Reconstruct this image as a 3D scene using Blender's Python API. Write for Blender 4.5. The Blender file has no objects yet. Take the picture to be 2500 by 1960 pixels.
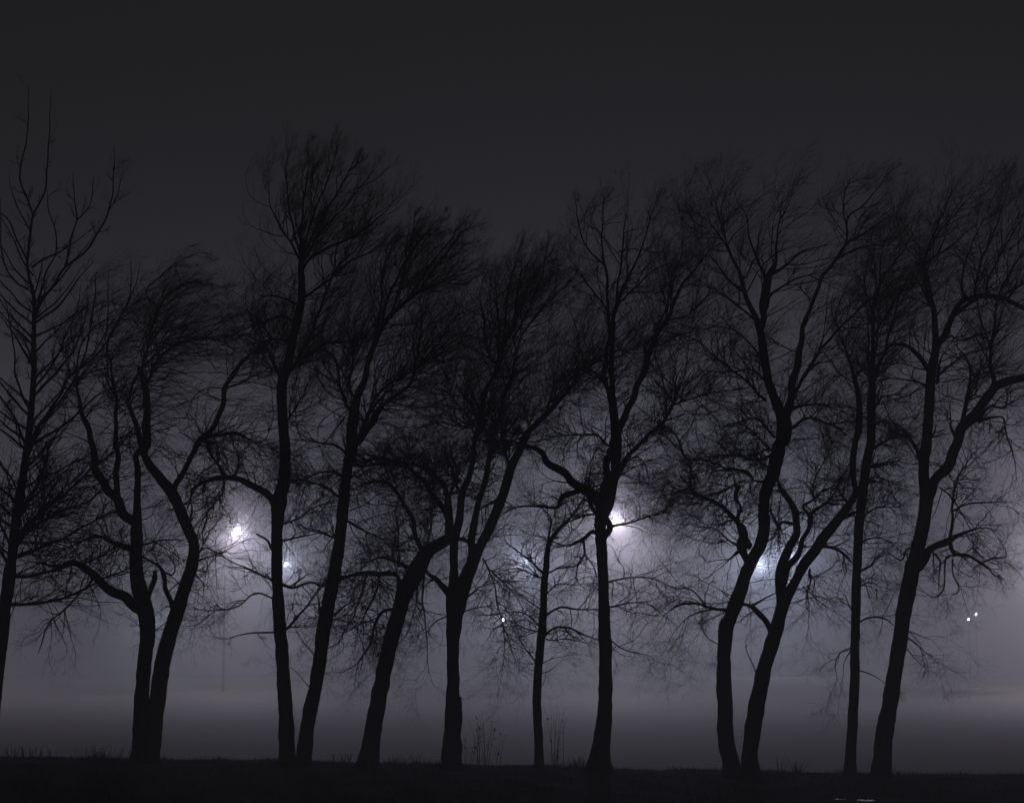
import bpy, math, random
import numpy as np

SC = bpy.context.scene
COL = SC.collection

# ------------------------------------------------------------------ camera
EYE = 1.92
F = 5415.0                       # focal length in photograph pixels (2500 x 1960)
HORIZON = 1640.0
PITCH = math.atan((HORIZON - 980.0) / F)
cam = bpy.data.cameras.new('camera')
cam.sensor_fit = 'HORIZONTAL'
cam.sensor_width = 36.0
cam.lens = 36.0 * F / 2500.0
cam.clip_start = 0.1
cam.clip_end = 2000.0
camo = bpy.data.objects.new('camera', cam)
COL.objects.link(camo)
camo.location = (0, 0, EYE)
camo.rotation_euler = (math.pi / 2 + PITCH, 0, 0)
SC.camera = camo

# ------------------------------------------------------------------ night sky
world = bpy.data.worlds.new('World')
SC.world = world
world.use_nodes = True
bg = world.node_tree.nodes['Background']
bg.inputs['Color'].default_value = (0.98, 0.97, 1.0, 1)
bg.inputs['Strength'].default_value = 0.0106

SC.view_settings.view_transform = 'Standard'
SC.view_settings.look = 'None'
SC.view_settings.exposure = 0.0
SC.view_settings.gamma = 1.0
SC.render.engine = 'CYCLES'
cy = SC.cycles
cy.max_bounces = 6
cy.diffuse_bounces = 2
cy.glossy_bounces = 2
cy.volume_bounces = 0
cy.use_adaptive_sampling = False
cy.use_denoising = True
cy.sample_clamp_indirect = 1.0
FOG = 0.0078
FOG_G = 0.71

rng = np.random.default_rng(11)
random.seed(5)


# ------------------------------------------------------------------ helpers
def ray(u, v):
    x = (u - 1250.0) / F
    z = -(v - 980.0) / F
    c, s = math.cos(PITCH), math.sin(PITCH)
    return x, c - z * s, s + z * c          # world direction (x, y, z)


def at(u, v, Y):
    x, y, z = ray(u, v)
    k = Y / y
    return np.array([x * k, Y, EYE + z * k])


def tag(o, label=None, cat=None, group=None, kind=None):
    if label: o['label'] = label
    if cat: o['category'] = cat
    if group: o['group'] = group
    if kind: o['kind'] = kind
    return o


def empty(name, loc):
    o = bpy.data.objects.new(name, None)
    o.empty_display_size = 0.3
    o.location = loc
    COL.objects.link(o)
    return o


def mesh_from(name, V, Q, mat, parent=None, smooth=True, T=None):
    """V (n,3) world coordinates, Q (m,4) quads, T (k,3) triangles"""
    me = bpy.data.meshes.new(name)
    V = np.asarray(V, dtype=np.float32)
    if parent is not None:
        p = parent
        off = np.zeros(3)
        while p is not None:
            off += np.array(p.location)
            p = p.parent
        V = V - off.astype(np.float32)
    Q = np.zeros((0, 4), np.int32) if Q is None else np.asarray(Q, np.int32).reshape(-1, 4)
    T = np.zeros((0, 3), np.int32) if T is None else np.asarray(T, np.int32).reshape(-1, 3)
    me.vertices.add(len(V))
    me.vertices.foreach_set('co', V.ravel())
    me.loops.add(Q.size + T.size)
    me.loops.foreach_set('vertex_index', np.concatenate([Q.ravel(), T.ravel()]))
    me.polygons.add(len(Q) + len(T))
    starts = np.concatenate([np.arange(len(Q)) * 4, Q.size + np.arange(len(T)) * 3]).astype(np.int32)
    me.polygons.foreach_set('loop_start', starts)
    me.polygons.foreach_set('use_smooth', np.full(len(starts), smooth))
    me.update(calc_edges=True)
    me.materials.append(mat)
    o = bpy.data.objects.new(name, me)
    COL.objects.link(o)
    if parent is not None:
        o.parent = parent
    return o


def tubes(P, R, k, noise=0.0):
    """P (M,N,3), R (M,N) -> verts and quads of M tubes with k sides; the ends are closed to a point."""
    M, N, _ = P.shape
    T = np.gradient(P, axis=1)
    T /= np.linalg.norm(T, axis=2, keepdims=True) + 1e-9
    mean = T.mean(axis=1)
    ref = np.where(np.abs(mean[:, 1:2]) < 0.8, np.array([[0, 1.0, 0]]), np.array([[1.0, 0, 0]]))
    n1 = np.cross(T, ref[:, None, :])
    n1 /= np.linalg.norm(n1, axis=2, keepdims=True) + 1e-9
    n2 = np.cross(T, n1)
    ang = np.arange(k) / k * 2 * math.pi
    ring = np.cos(ang)[None, None, :, None] * n1[:, :, None, :] + np.sin(ang)[None, None, :, None] * n2[:, :, None, :]
    RR = np.repeat(R[:, :, None], k, axis=2)
    if noise > 0:
        nz = rng.normal(size=(M, N, k))
        for _ in range(2):
            nz[:, 1:-1] = (nz[:, :-2] + 2 * nz[:, 1:-1] + nz[:, 2:]) / 4 * 1.3
            nz = (np.roll(nz, 1, 2) + 2 * nz + np.roll(nz, -1, 2)) / 4 * 1.25
        RR = RR * (1 + noise * nz)
    V = P[:, :, None, :] + ring * RR[..., None]
    idx = np.arange(M * N * k).reshape(M, N, k)
    a = idx[:, :-1, :]
    b = idx[:, 1:, :]
    Q = np.stack([a, np.roll(a, -1, 2), np.roll(b, -1, 2), b], axis=-1).reshape(-1, 4)
    return V.reshape(-1, 3), Q


def new_mat(name):
    m = bpy.data.materials.new(name)
    m.use_nodes = True
    nt = m.node_tree
    return m, nt, nt.nodes['Principled BSDF']


def noise_mat(name, c1, c2, scale, rough=0.9, bump=0.0, bump_scale=None, spec=0.2, stretch=None):
    m, nt, b = new_mat(name)
    tc = nt.nodes.new('ShaderNodeTexCoord')
    mp = nt.nodes.new('ShaderNodeMapping')
    if stretch: mp.inputs['Scale'].default_value = stretch
    nt.links.new(tc.outputs['Object'], mp.inputs['Vector'])
    n = nt.nodes.new('ShaderNodeTexNoise')
    n.inputs['Scale'].default_value = scale
    n.inputs['Detail'].default_value = 6
    nt.links.new(mp.outputs['Vector'], n.inputs['Vector'])
    r = nt.nodes.new('ShaderNodeValToRGB')
    r.color_ramp.elements[0].position = 0.32
    r.color_ramp.elements[1].position = 0.68
    r.color_ramp.elements[0].color = (*c1, 1)
    r.color_ramp.elements[1].color = (*c2, 1)
    nt.links.new(n.outputs['Fac'], r.inputs['Fac'])
    nt.links.new(r.outputs['Color'], b.inputs['Base Color'])
    b.inputs['Roughness'].default_value = rough
    b.inputs['Specular IOR Level'].default_value = spec
    if bump:
        n2 = nt.nodes.new('ShaderNodeTexNoise')
        n2.inputs['Scale'].default_value = bump_scale or scale * 3
        n2.inputs['Detail'].default_value = 5
        nt.links.new(mp.outputs['Vector'], n2.inputs['Vector'])
        bp = nt.nodes.new('ShaderNodeBump')
        bp.inputs['Strength'].default_value = bump
        bp.inputs['Distance'].default_value = 0.03
        nt.links.new(n2.outputs['Fac'], bp.inputs['Height'])
        nt.links.new(bp.outputs['Normal'], b.inputs['Normal'])
    return m


BARK = noise_mat('bark', (0.018, 0.015, 0.015), (0.05, 0.042, 0.038), 9.0, 0.95, 0.7, 26, 0.1, (1, 1, 0.25))
TWIG = noise_mat('twig_bark', (0.02, 0.017, 0.018), (0.045, 0.038, 0.036), 4.0, 0.95, 0, None, 0.1)
GRASS = noise_mat('grass_blades', (0.006, 0.008, 0.004), (0.014, 0.015, 0.007), 1.5, 0.9, 0, None, 0.05)
WEED = noise_mat('dry_weed', (0.03, 0.026, 0.018), (0.08, 0.065, 0.04), 6, 0.9, 0, None, 0.1)
STEEL = noise_mat('dark_painted_steel', (0.006, 0.006, 0.0065), (0.011, 0.011, 0.012), 5, 0.6, 0.1, 40, 0.3)


# ------------------------------------------------------------------ ground
def smooth01(t):
    t = np.clip(t, 0, 1)
    return t * t * (3 - 2 * t)


CREST = 46.0


def ground_z(x, y):
    x = np.asarray(x, float); y = np.asarray(y, float)
    verge = -0.0195 * 40 * np.tanh(x / 40.0)
    undul = 0.016 * np.sin(x * 2.9 + 0.6 * np.sin(y * 1.7)) * np.sin(x * 0.8 + 2.0) + 0.012 * np.sin(x * 1.3 + y * 0.7) + 0.015 * np.sin(x * 0.37 - y * 0.23 + 1.0)
    near = verge + undul
    field = -1.7 + 3.1 * smooth01((y - 70) / 160.0) + 0.02 * np.sin(x * 0.12 + y * 0.05)
    w = smooth01((y - CREST) / 14.0)
    return near * (1 - w) + field * w


def build_ground():
    xs = np.unique(np.concatenate([np.linspace(-285, 285, 115), np.linspace(-16, 16, 129)]))
    ys = np.unique(np.concatenate([np.linspace(-14, 30, 23), np.linspace(30, 62, 129), np.linspace(62, 150, 89), np.linspace(150, 435, 60)]))
    X, Y = np.meshgrid(xs, ys)
    Z = ground_z(X, Y)
    V = np.stack([X, Y, Z], -1).reshape(-1, 3)
    ny, nx = X.shape
    i = np.arange(ny * nx).reshape(ny, nx)
    Q = np.stack([i[:-1, :-1], i[:-1, 1:], i[1:, 1:], i[1:, :-1]], -1).reshape(-1, 4)
    m, nt, b = new_mat('damp_grass_ground')
    tc = nt.nodes.new('ShaderNodeTexCoord')
    n = nt.nodes.new('ShaderNodeTexNoise'); n.inputs['Scale'].default_value = 0.35; n.inputs['Detail'].default_value = 9
    nt.links.new(tc.outputs['Object'], n.inputs['Vector'])
    r = nt.nodes.new('ShaderNodeValToRGB')
    r.color_ramp.elements[0].color = (0.024, 0.023, 0.0055, 1); r.color_ramp.elements[0].position = 0.3
    r.color_ramp.elements[1].color = (0.040, 0.038, 0.010, 1); r.color_ramp.elements[1].position = 0.7
    nt.links.new(n.outputs['Fac'], r.inputs['Fac'])
    # earth under the trees coloured darker to deepen the unlit foreground, grass field beyond
    sep = nt.nodes.new('ShaderNodeSeparateXYZ'); nt.links.new(tc.outputs['Object'], sep.inputs['Vector'])
    mr = nt.nodes.new('ShaderNodeMapRange')
    mr.inputs['From Min'].default_value = 47.0; mr.inputs['From Max'].default_value = 52.0
    ad = nt.nodes.new('ShaderNodeMath'); ad.operation = 'ADD'
    nt.links.new(sep.outputs['Y'], ad.inputs[0]); nt.links.new(n.outputs['Fac'], ad.inputs[1])
    nt.links.new(ad.outputs[0], mr.inputs['Value'])
    darkened_verge = nt.nodes.new('ShaderNodeValToRGB')
    darkened_verge.color_ramp.elements[0].color = (0.010, 0.009, 0.008, 1); darkened_verge.color_ramp.elements[1].color = (0.026, 0.022, 0.018, 1)
    nt.links.new(n.outputs['Fac'], darkened_verge.inputs['Fac'])
    mx = nt.nodes.new('ShaderNodeMix'); mx.data_type = 'RGBA'
    nt.links.new(mr.outputs['Result'], mx.inputs['Factor'])
    nt.links.new(darkened_verge.outputs['Color'], mx.inputs['A']); nt.links.new(r.outputs['Color'], mx.inputs['B'])
    nt.links.new(mx.outputs['Result'], b.inputs['Base Color'])
    b.inputs['Roughness'].default_value = 0.85
    sp = nt.nodes.new('ShaderNodeMath'); sp.operation = 'MULTIPLY_ADD'
    sp.inputs[1].default_value = 0.22; sp.inputs[2].default_value = 0.03
    nt.links.new(mr.outputs['Result'], sp.inputs[0]); nt.links.new(sp.outputs[0], b.inputs['Specular IOR Level'])
    n2 = nt.nodes.new('ShaderNodeTexNoise'); n2.inputs['Scale'].default_value = 14; n2.inputs['Detail'].default_value = 4
    nt.links.new(tc.outputs['Object'], n2.inputs['Vector'])
    bp = nt.nodes.new('ShaderNodeBump'); bp.inputs['Strength'].default_value = 0.2; bp.inputs['Distance'].default_value = 0.03
    nt.links.new(n2.outputs['Fac'], bp.inputs['Height'])
    nt.links.new(bp.outputs['Normal'], b.inputs['Normal'])
    o = mesh_from('ground', V, Q, m)
    tag(o, kind='structure')
    return o


build_ground()


# ------------------------------------------------------------------ trees
# Limbs are lists of (x, y, width) read off enlarged views of the photograph; a view tag gives origin and scale.
VIEWS = {'S': (0, 0, 1.0), 'A': (0, 1100, 900 / 1787), 'B': (800, 1100, 900 / 1787), 'C': (1600, 1100, 900 / 1787),
         'D': (0, 150, 900 / 1618), 'E': (600, 300, 900 / 1618), 'G': (1300, 350, 700 / 1328),
         'H': (1900, 350, 600 / 1139), 'I': (900, 900, 500 / 1553), 'K': (1640, 1050, 500 / 1708)}


def px(seq):
    """'A' , (x,y,w), ..., 'D', (x,y,w) ... -> array of photograph pixels and widths"""
    out, v = [], VIEWS['S']
    for q in seq:
        if isinstance(q, str):
            v = VIEWS[q]
        else:
            out.append((v[0] + q[0] * v[2], v[1] + q[1] * v[2], q[2] * v[2]))
    return np.array(out, float)


def catmull(P, step):
    """densify (n,m) control points"""
    n = len(P)
    Pe = np.vstack([2 * P[0] - P[1], P, 2 * P[-1] - P[-2]])
    out = []
    for i in range(n - 1):
        a, b, c, d = Pe[i:i + 4]
        L = np.linalg.norm((c - b)[:2])
        k = max(2, int(L / step))
        t = (np.arange(k) / k)[:, None]
        out.append(0.5 * ((2 * b) + (-a + c) * t + (2 * a - 5 * b + 4 * c - d) * t * t + (-a + 3 * b - 3 * c + d) * t ** 3))
    out.append(P[-1:])
    return np.vstack(out)


def unit(a):
    return a / (np.linalg.norm(a, axis=-1, keepdims=True) + 1e-9)


class Tree:
    def __init__(self, name, label, Y, base_uv, group=None, sweep=(0.5, 0, 0.85), low=(0.15, 0, -0.25), z_lo=4.0, z_hi=8.0):
        b = at(base_uv[0], base_uv[1], Y)
        self.base = np.array([b[0], Y, float(ground_z(b[0], Y))])
        self.root = empty(name, self.base)
        tag(self.root, label, 'tree', group)
        self.Y = Y
        self.limbs = []            # dense (P, R, uv)
        self.sweep = unit(np.array(sweep, float))
        self.low = np.array(low, float)
        self.z_lo, self.z_hi = z_lo, z_hi
        self.bold = 1.0

    def limb(self, *seq, trunk=False, slope=None, to_ground=False, name='limb', blunt=False, twigs=1.0):
        P = px(seq)
        P = catmull(P, 7.0)
        P[:, 2] = np.maximum(P[:, 2] * (1 if trunk else self.bold), 1.1)
        n = len(P)
        arc = np.concatenate([[0], np.cumsum(np.linalg.norm(np.diff(P[:, :2], axis=0), axis=1))])
        # small natural wander
        if not trunk:
            amp = np.minimum(3.0, P[:, 2] * 0.16 + 0.5)
            ph = rng.uniform(0, 6.28, 4)
            wob = np.sin(arc / 23 + ph[0]) + 0.7 * np.sin(arc / 11 + ph[1])
            wob2 = np.sin(arc / 27 + ph[2]) + 0.7 * np.sin(arc / 13 + ph[3])
            fade = np.minimum(1, arc / 30)
            P[:, 0] += wob * amp * fade
            P[:, 1] += wob2 * amp * fade * 0.7
        scale = self.Y / F
        if self.limbs:
            best, Y0 = 1e9, self.Y
            for Lm in self.limbs:
                d = np.hypot(Lm['uv'][:, 0] - P[0, 0], Lm['uv'][:, 1] - P[0, 1])
                j = int(d.argmin())
                if d[j] < best:
                    best, Y0 = d[j], Lm['P'][j, 1]
        else:
            Y0 = self.Y
        if slope is None:
            slope = 0.0 if trunk else float(rng.choice([-1, 1]) * rng.uniform(0.15, 0.75))
        a = arc * scale
        dep = Y0 + slope * a / (1 + 0.12 * a)
        if not trunk:
            dep = dep + 0.05 * np.sin(a * 2.1 + rng.uniform(0, 6))
        W = np.array([at(P[i, 0], P[i, 1], dep[i]) for i in range(n)])
        R = P[:, 2] * 0.5 * dep / F
        if to_ground:
            d = unit(W[0] - W[min(6, n - 1)])
            g = float(ground_z(W[0, 0], W[0, 1])) - 0.2
            ext = []
            for t in np.linspace(1, 0, 6)[:-1]:
                q = W[0].copy(); q[2] = W[0, 2] + (g - W[0, 2]) * t
                q[0] += d[0] * abs(W[0, 2] - q[2]) * 0.8
                ext.append(q)
            ext = np.array(ext)
            W = np.vstack([ext, W])
            R = np.concatenate([R[0] * np.linspace(1.25, 1.04, 5), R])
            P = np.vstack([np.repeat(P[:1], 5, 0), P])
        if trunk:
            hz = W[:, 2] - ground_z(W[:, 0], W[:, 1])
            if hz.min() < 0.3:
                R = R * (1 + 0.2 * np.exp(-np.maximum(hz, 0) / 0.13))
        # close the ends
        tipd = unit(W[-1] - W[-2])
        a_ = np.array([0.35, 0.62, 0.82, 0.95, 1.0])
        hgt = 0.35 if blunt else 1.3
        W2 = np.vstack([W, W[-1] + tipd * R[-1] * hgt * a_[:, None]])
        R2 = np.concatenate([R, R[-1] * np.sqrt(np.maximum(0.0004, 1 - a_ ** 2))])
        if not trunk:
            std = unit(W[0] - W[1])
            W2 = np.vstack([W[0] + std * R[0] * 0.9 * a_[::-1, None], W2])
            R2 = np.concatenate([R[0] * np.sqrt(np.maximum(0.0004, 1 - a_[::-1] ** 2)), R2])
        k = 14 if R.max() > 0.07 else (9 if R.max() > 0.03 else 6)
        V, Q = tubes(W2[None], R2[None], k, 0.06 if R.max() > 0.03 else 0.04)
        o = mesh_from('trunk' if trunk else name, V, Q, BARK, self.root)
        self.limbs.append(dict(P=W, R=R, uv=P, tw=twigs, trunk=trunk))
        return o

    # ---------------------------------------------------------------- twigs
    def target(self, z, n):
        w = smooth01((z - self.z_lo) / (self.z_hi - self.z_lo))[:, None]
        lo = self.low[None] + rng.normal(size=(n, 3)) * np.array([0.8, 0.5, 0.45])
        hi = self.sweep[None] + rng.normal(size=(n, 3)) * np.array([0.30, 0.32, 0.24])
        return unit(lo * (1 - w) + hi * w), w[:, 0]

    def grow(self, S, D, L, R0, nseg, wander, pull):
        n = len(S)
        P = np.zeros((n, nseg + 1, 3)); P[:, 0] = S
        tgt, w = self.target(S[:, 2], n)
        d = unit(D)
        step = (L / nseg)[:, None]
        bend = rng.normal(size=(n, 3)) * wander * 0.5
        for i in range(nseg):
            f = (i + 1) / nseg
            d = unit(d + tgt * pull * f * (0.5 + 0.9 * w[:, None]) + bend * 0.6 + rng.normal(size=(n, 3)) * wander * (1.15 - 0.45 * w[:, None]))
            P[:, i + 1] = P[:, i] + d * step
        t = np.linspace(0, 1, nseg + 1)[None]
        R = R0[:, None] * (1 - 0.78 * t)
        return P, R

    def spawn(self, P, R, counts, tmin, amin, amax, along):
        """child starts on parent polylines"""
        M, N, _ = P.shape
        idx = np.repeat(np.arange(M), counts)
        n = len(idx)
        t = tmin + (1 - tmin) * rng.uniform(0, 1, n) ** 0.85
        f = t * (N - 1); i = np.minimum(f.astype(int), N - 2); fr = (f - i)[:, None]
        S = P[idx, i] * (1 - fr) + P[idx, i + 1] * fr
        T = unit(P[idx, i + 1] - P[idx, i])
        rv = rng.normal(size=(n, 3))
        perp = unit(rv - (rv * T).sum(1, keepdims=True) * T)
        ang = rng.uniform(amin, amax, n)[:, None]
        D = T * np.cos(ang) + perp * np.sin(ang)
        rr = R[idx, i] * (1 - fr[:, 0]) + R[idx, i + 1] * fr[:, 0]
        return S, D, rr, t

    def crown(self, n1=140, l1=(0.5, 1.3), hi_len=1.5, n2=7, n3=4, upper=1.0, rmax=0.055, pull=(0.32, 0.4, 0.45), fine=1.0, z_min=2.2, wander=0.2, tips=3, mid=2.6, mid_z=6.2, low_w=0.65):
        # first order: along the limbs, weighted by length, favouring thin wood
        S, D, RR, Z = [], [], [], []
        wts, segs = [], []
        for Lm in self.limbs:
            P, R = Lm['P'], Lm['R']
            seg = np.linalg.norm(np.diff(P, axis=0), axis=1)
            rm = (R[:-1] + R[1:]) / 2
            z = P[:-1, 2]
            w = seg * Lm['tw'] * np.where(rm > rmax, 0.25, 1.0) * np.where(z < z_min, 0.0, 1.0)
            w *= 1 + (upper - 1) * smooth01((z - self.z_lo) / (self.z_hi - self.z_lo))
            w *= low_w + (1 - low_w) * smooth01((z - 4.2) / 1.6)
            w *= 1 + (mid - 1) * np.exp(-((z - mid_z) / 1.9) ** 2)
            wts.append(w); segs.append((P, R))
        allw = np.concatenate(wts)
        own = np.concatenate([np.full(len(w), i) for i, w in enumerate(wts)])
        loc = np.concatenate([np.arange(len(w)) for w in wts])
        pick = rng.choice(len(allw), n1, p=allw / allw.sum())
        for p in pick:
            P, R = segs[own[p]]; j = loc[p]
            t = rng.uniform()
            S.append(P[j] * (1 - t) + P[j + 1] * t)
            T = unit(P[j + 1] - P[j])
            rv = rng.normal(size=3) * np.array([1.0, 0.75, 0.8]); rv -= rv.dot(T) * T
            a = rng.uniform(0.45, 1.15) if R[j] < 0.05 else rng.uniform(0.8, 1.4)
            D.append(T * math.cos(a) + unit(rv) * math.sin(a)); RR.append(R[j])
        # limb tips carry on into twigs
        for Lm in self.limbs:
            if Lm['R'][-1] < 0.045 and Lm['tw'] > 0:
                for _ in range(tips):
                    S.append(Lm['P'][-1]); D.append(unit(Lm['P'][-1] - Lm['P'][-3]) + rng.normal(size=3) * 0.3); RR.append(Lm['R'][-1])
        S = np.array(S); D = np.array(D); RR = np.array(RR)
        w = smooth01((S[:, 2] - self.z_lo) / (self.z_hi - self.z_lo))
        L = rng.uniform(*l1, len(S)) * (1 + (hi_len - 1) * w)
        ztop = max(Lm['P'][:, 2].max() for Lm in self.limbs)
        L = np.minimum(L, np.maximum(0.22, (ztop - S[:, 2]) * 0.75 + rng.uniform(0.1, 0.45, len(S))))
        R0 = np.minimum(RR * 0.6, rng.uniform(0.007, 0.014, len(S)))
        P1, R1 = self.grow(S, D, L, R0, 8, wander, pull[0])
        c2 = rng.poisson(n2, len(S))
        S2, D2, r2, t2 = self.spawn(P1, R1, c2, 0.12, 0.45, 1.05, 1)
        L2 = np.repeat(L, c2) * rng.uniform(0.25, 0.62, len(S2)) * (1.1 - 0.45 * t2)
        P2, R2 = self.grow(S2, D2, L2, np.minimum(r2 * 0.75, 0.0078), 6, wander, pull[1])
        c3 = rng.poisson(n3, len(S2))
        S3, D3, r3, t3 = self.spawn(P2, R2, c3, 0.1, 0.4, 1.0, 1)
        L3 = np.repeat(L2, c3) * rng.uniform(0.3, 0.75, len(S3))
        P3, R3 = self.grow(S3, D3, L3, np.minimum(r3 * 0.8, 0.0052 * fine), 4, wander * 1.1, pull[2])
        Vs, Qs, off = [], [], 0
        for P, R, k in ((P1, R1, 4), (P2, R2, 3), (P3, R3, 3)):
            V, Q = tubes(P, np.maximum(R, 0.0011), k)
            Vs.append(V); Qs.append(Q + off); off += len(V)
        o = mesh_from('crown', np.vstack(Vs), np.vstack(Qs), TWIG, self.root)
        tag(o, kind='stuff')
        return o


ROW = 'bare trees standing in a row along the verge'

# --- upright tree with long straight shoots, cut by the left edge
t = Tree('bare_tree', 'upright bare tree with long straight vertical shoots and evenly rising branches', 41.5, (-26, 1850), ROW,
         sweep=(0.12, 0, 1.0), low=(0.45, 0, -0.1), z_lo=4.2, z_hi=7.4)
t.bold = 1.12
t.limb('A', (-52, 1490, 72), (-27, 1200, 66), (10, 900, 62), (33, 700, 60), (47, 590, 62), (60, 500, 50), (85, 300, 48), (115, 100, 38),
       'D', (130, 1600, 31), (147, 1400, 25), (148, 1200, 21), (150, 1050, 18), (128, 950, 14), (120, 880, 12), (135, 740, 11), (145, 670, 10),
       trunk=True, to_ground=True)
for s in [
    ('D', (145, 670, 9), (115, 600, 8), (95, 540, 7.5), (88, 490, 7), (105, 400, 6), (122, 290, 5), (125, 200, 4), (122, 100, 2)),
    ('D', (145, 672, 9), (185, 600, 8), (205, 500, 7), (212, 400, 6), (216, 300, 5), (225, 145, 2)),
    ('D', (152, 1120, 14), (180, 1050, 12), (240, 980, 11), (290, 900, 10), (370, 835, 9), (440, 740, 8), (480, 640, 6), (500, 520, 5), (500, 375, 2)),
    ('D', (290, 900, 8), (310, 790, 7), (335, 700, 6), (325, 600, 5), (322, 490, 2)),
    ('D', (335, 700, 6), (390, 640, 5), (408, 560, 4), (413, 500, 2)),
    ('D', (476, 660, 5), (515, 590, 4), (532, 490, 2)),
    ('D', (122, 1000, 9), (60, 960, 8), (15, 880, 7), (5, 760, 5), (0, 600, 2)),
    ('D', (122, 880, 8), (70, 770, 7), (30, 690, 6), (-20, 650, 4)),
    ('D', (133, 745, 6), (80, 650, 5), (55, 590, 4), (40, 500, 2)),
    ('D', (163, 1080, 8), (200, 940, 7), (245, 830, 6), (240, 730, 5), (210, 640, 4), (208, 560, 2)),
    ('D', (150, 1150, 10), (250, 1080, 9), (340, 960, 6), (410, 880, 2)),
    ('D', (138, 1660, 20), (240, 1500, 12), (300, 1390, 10), (400, 1310, 8), (500, 1180, 6), (560, 1050, 5), (575, 980, 4), (575, 870, 2)),
    ('D', (190, 1590, 12), (330, 1390, 9), (380, 1250, 7), (415, 1050, 5), (418, 930, 2)),
    ('D', (300, 1390, 8), (420, 1270, 6), (470, 1150, 5), (475, 920, 2)),
    ('D', (540, 1100, 6), (595, 980, 4), (615, 885, 2)),
    ('D', (120, 1690, 14), (290, 1590, 9), (420, 1470, 6), (520, 1430, 4)),
    ('D', (140, 1560, 12), (70, 1380, 8), (60, 1250, 6), (35, 1100, 5), (10, 1030, 2)),
    ('D', (146, 1220, 9), (60, 1130, 7), (20, 1080, 5), (-20, 1000, 3)),
    ('D', (118, 1690, 12), (60, 1560, 9), (0, 1470, 7), (-40, 1400, 5)),
    ('A', (85, 330, 20), (190, 150, 14), (220, 50, 12), (240, -30, 10), (300, -120, 6)),
    ('A', (75, 420, 20), (200, 290, 14), (330, 200, 11), (450, 80, 9), (560, 0, 7), (640, -90, 4)),
    ('A', (65, 520, 20), (200, 470, 14), (330, 410, 11), (480, 330, 8), (570, 290, 5)),
    ('A', (70, 470, 18), (150, 380, 13), (270, 300, 10), (420, 250, 8), (540, 130, 5)),
    ('A', (55, 610, 18), (180, 600, 13), (330, 560, 10), (470, 520, 7), (600, 440, 4)),
    ('A', (38, 745, 18), (120, 742, 14), (230, 735, 12), (370, 690, 10), (500, 620, 8), (640, 560, 6), (780, 420, 3)),
    ('A', (390, 690, 9), (310, 770, 8), (240, 830, 7), (205, 930, 6), (185, 985, 3)),
    ('A', (60, 480, 16), (20, 400, 12), (-20, 280, 9)),
    ('A', (48, 560, 16), (0, 480, 12), (-40, 420, 9)),
]:
    t.limb(*s, twigs=1.0)
for i in range(34):
    vy = 640 + 730 * (i + rng.uniform()) / 34
    cu = np.interp(vy, [640, 740, 820, 930, 1040, 1100, 1250, 1350, 1450], [78, 83, 82, 82, 72, 63, 43, 30, 17])
    sd = 1 if rng.uniform() < 0.62 else -1
    Lp = rng.uniform(140, 330) * np.interp(vy, [640, 900, 1370], [0.7, 1.0, 1.15]); e = math.radians(rng.uniform(24, 58))
    q = [(cu, vy, rng.uniform(4.5, 7.5))]
    for k in range(1, 6):
        e += math.radians(rng.uniform(-9, 15))
        q.append((q[-1][0] + sd * math.cos(e) * Lp / 5, q[-1][1] - math.sin(e) * Lp / 5, q[0][2] * (1 - 0.17 * k)))
    t.limb('S', *q, slope=float(rng.uniform(-1.2, 1.2)))
t.crown(n1=900, low_w=1.6, mid=1.6, mid_z=5.0, l1=(0.45, 1.6), hi_len=0.3, n2=5, n3=2.2, pull=(0.14, 0.14, 0.13), wander=0.15, fine=1.1, z_min=2.8, tips=0, upper=0.40)

# --- tree forking into two crossing stems
t = Tree('bare_tree', 'forked bare tree with two stems that touch again above the base, crown swept sideways', 44.6, (352, 1850), ROW,
         sweep=(1.0, 0, 0.12), low=(0.25, 0, -0.35), z_lo=5.2, z_hi=8.2)
t.limb('A', (682, 1500, 92), (684, 1350, 80), (687, 1200, 73), (698, 1050, 68), (714, 900, 72), (705, 780, 78), (680, 690, 76), (662, 600, 66), (660, 500, 60),
       (662, 380, 55), (664, 300, 40), (665, 220, 34), (668, 100, 30), (660, 20, 27), 'D', (640, 1690, 40), (642, 1600, 38), (645, 1500, 33), (632, 1410, 30), (612, 1350, 22), trunk=True, to_ground=True)
t.limb('A', (738, 1500, 70), (748, 1350, 74), (764, 1200, 80), (790, 1020, 76), (820, 900, 75), (860, 780, 70), (900, 650, 62), (935, 540, 58), (940, 450, 52), (905, 370, 52), (870, 280, 54),
       (830, 200, 56), (780, 140, 48), (720, 60, 40), (690, -10, 34), 'D', (600, 1600, 22), (560, 1500, 16), trunk=True, slope=0.1, to_ground=True)
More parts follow.
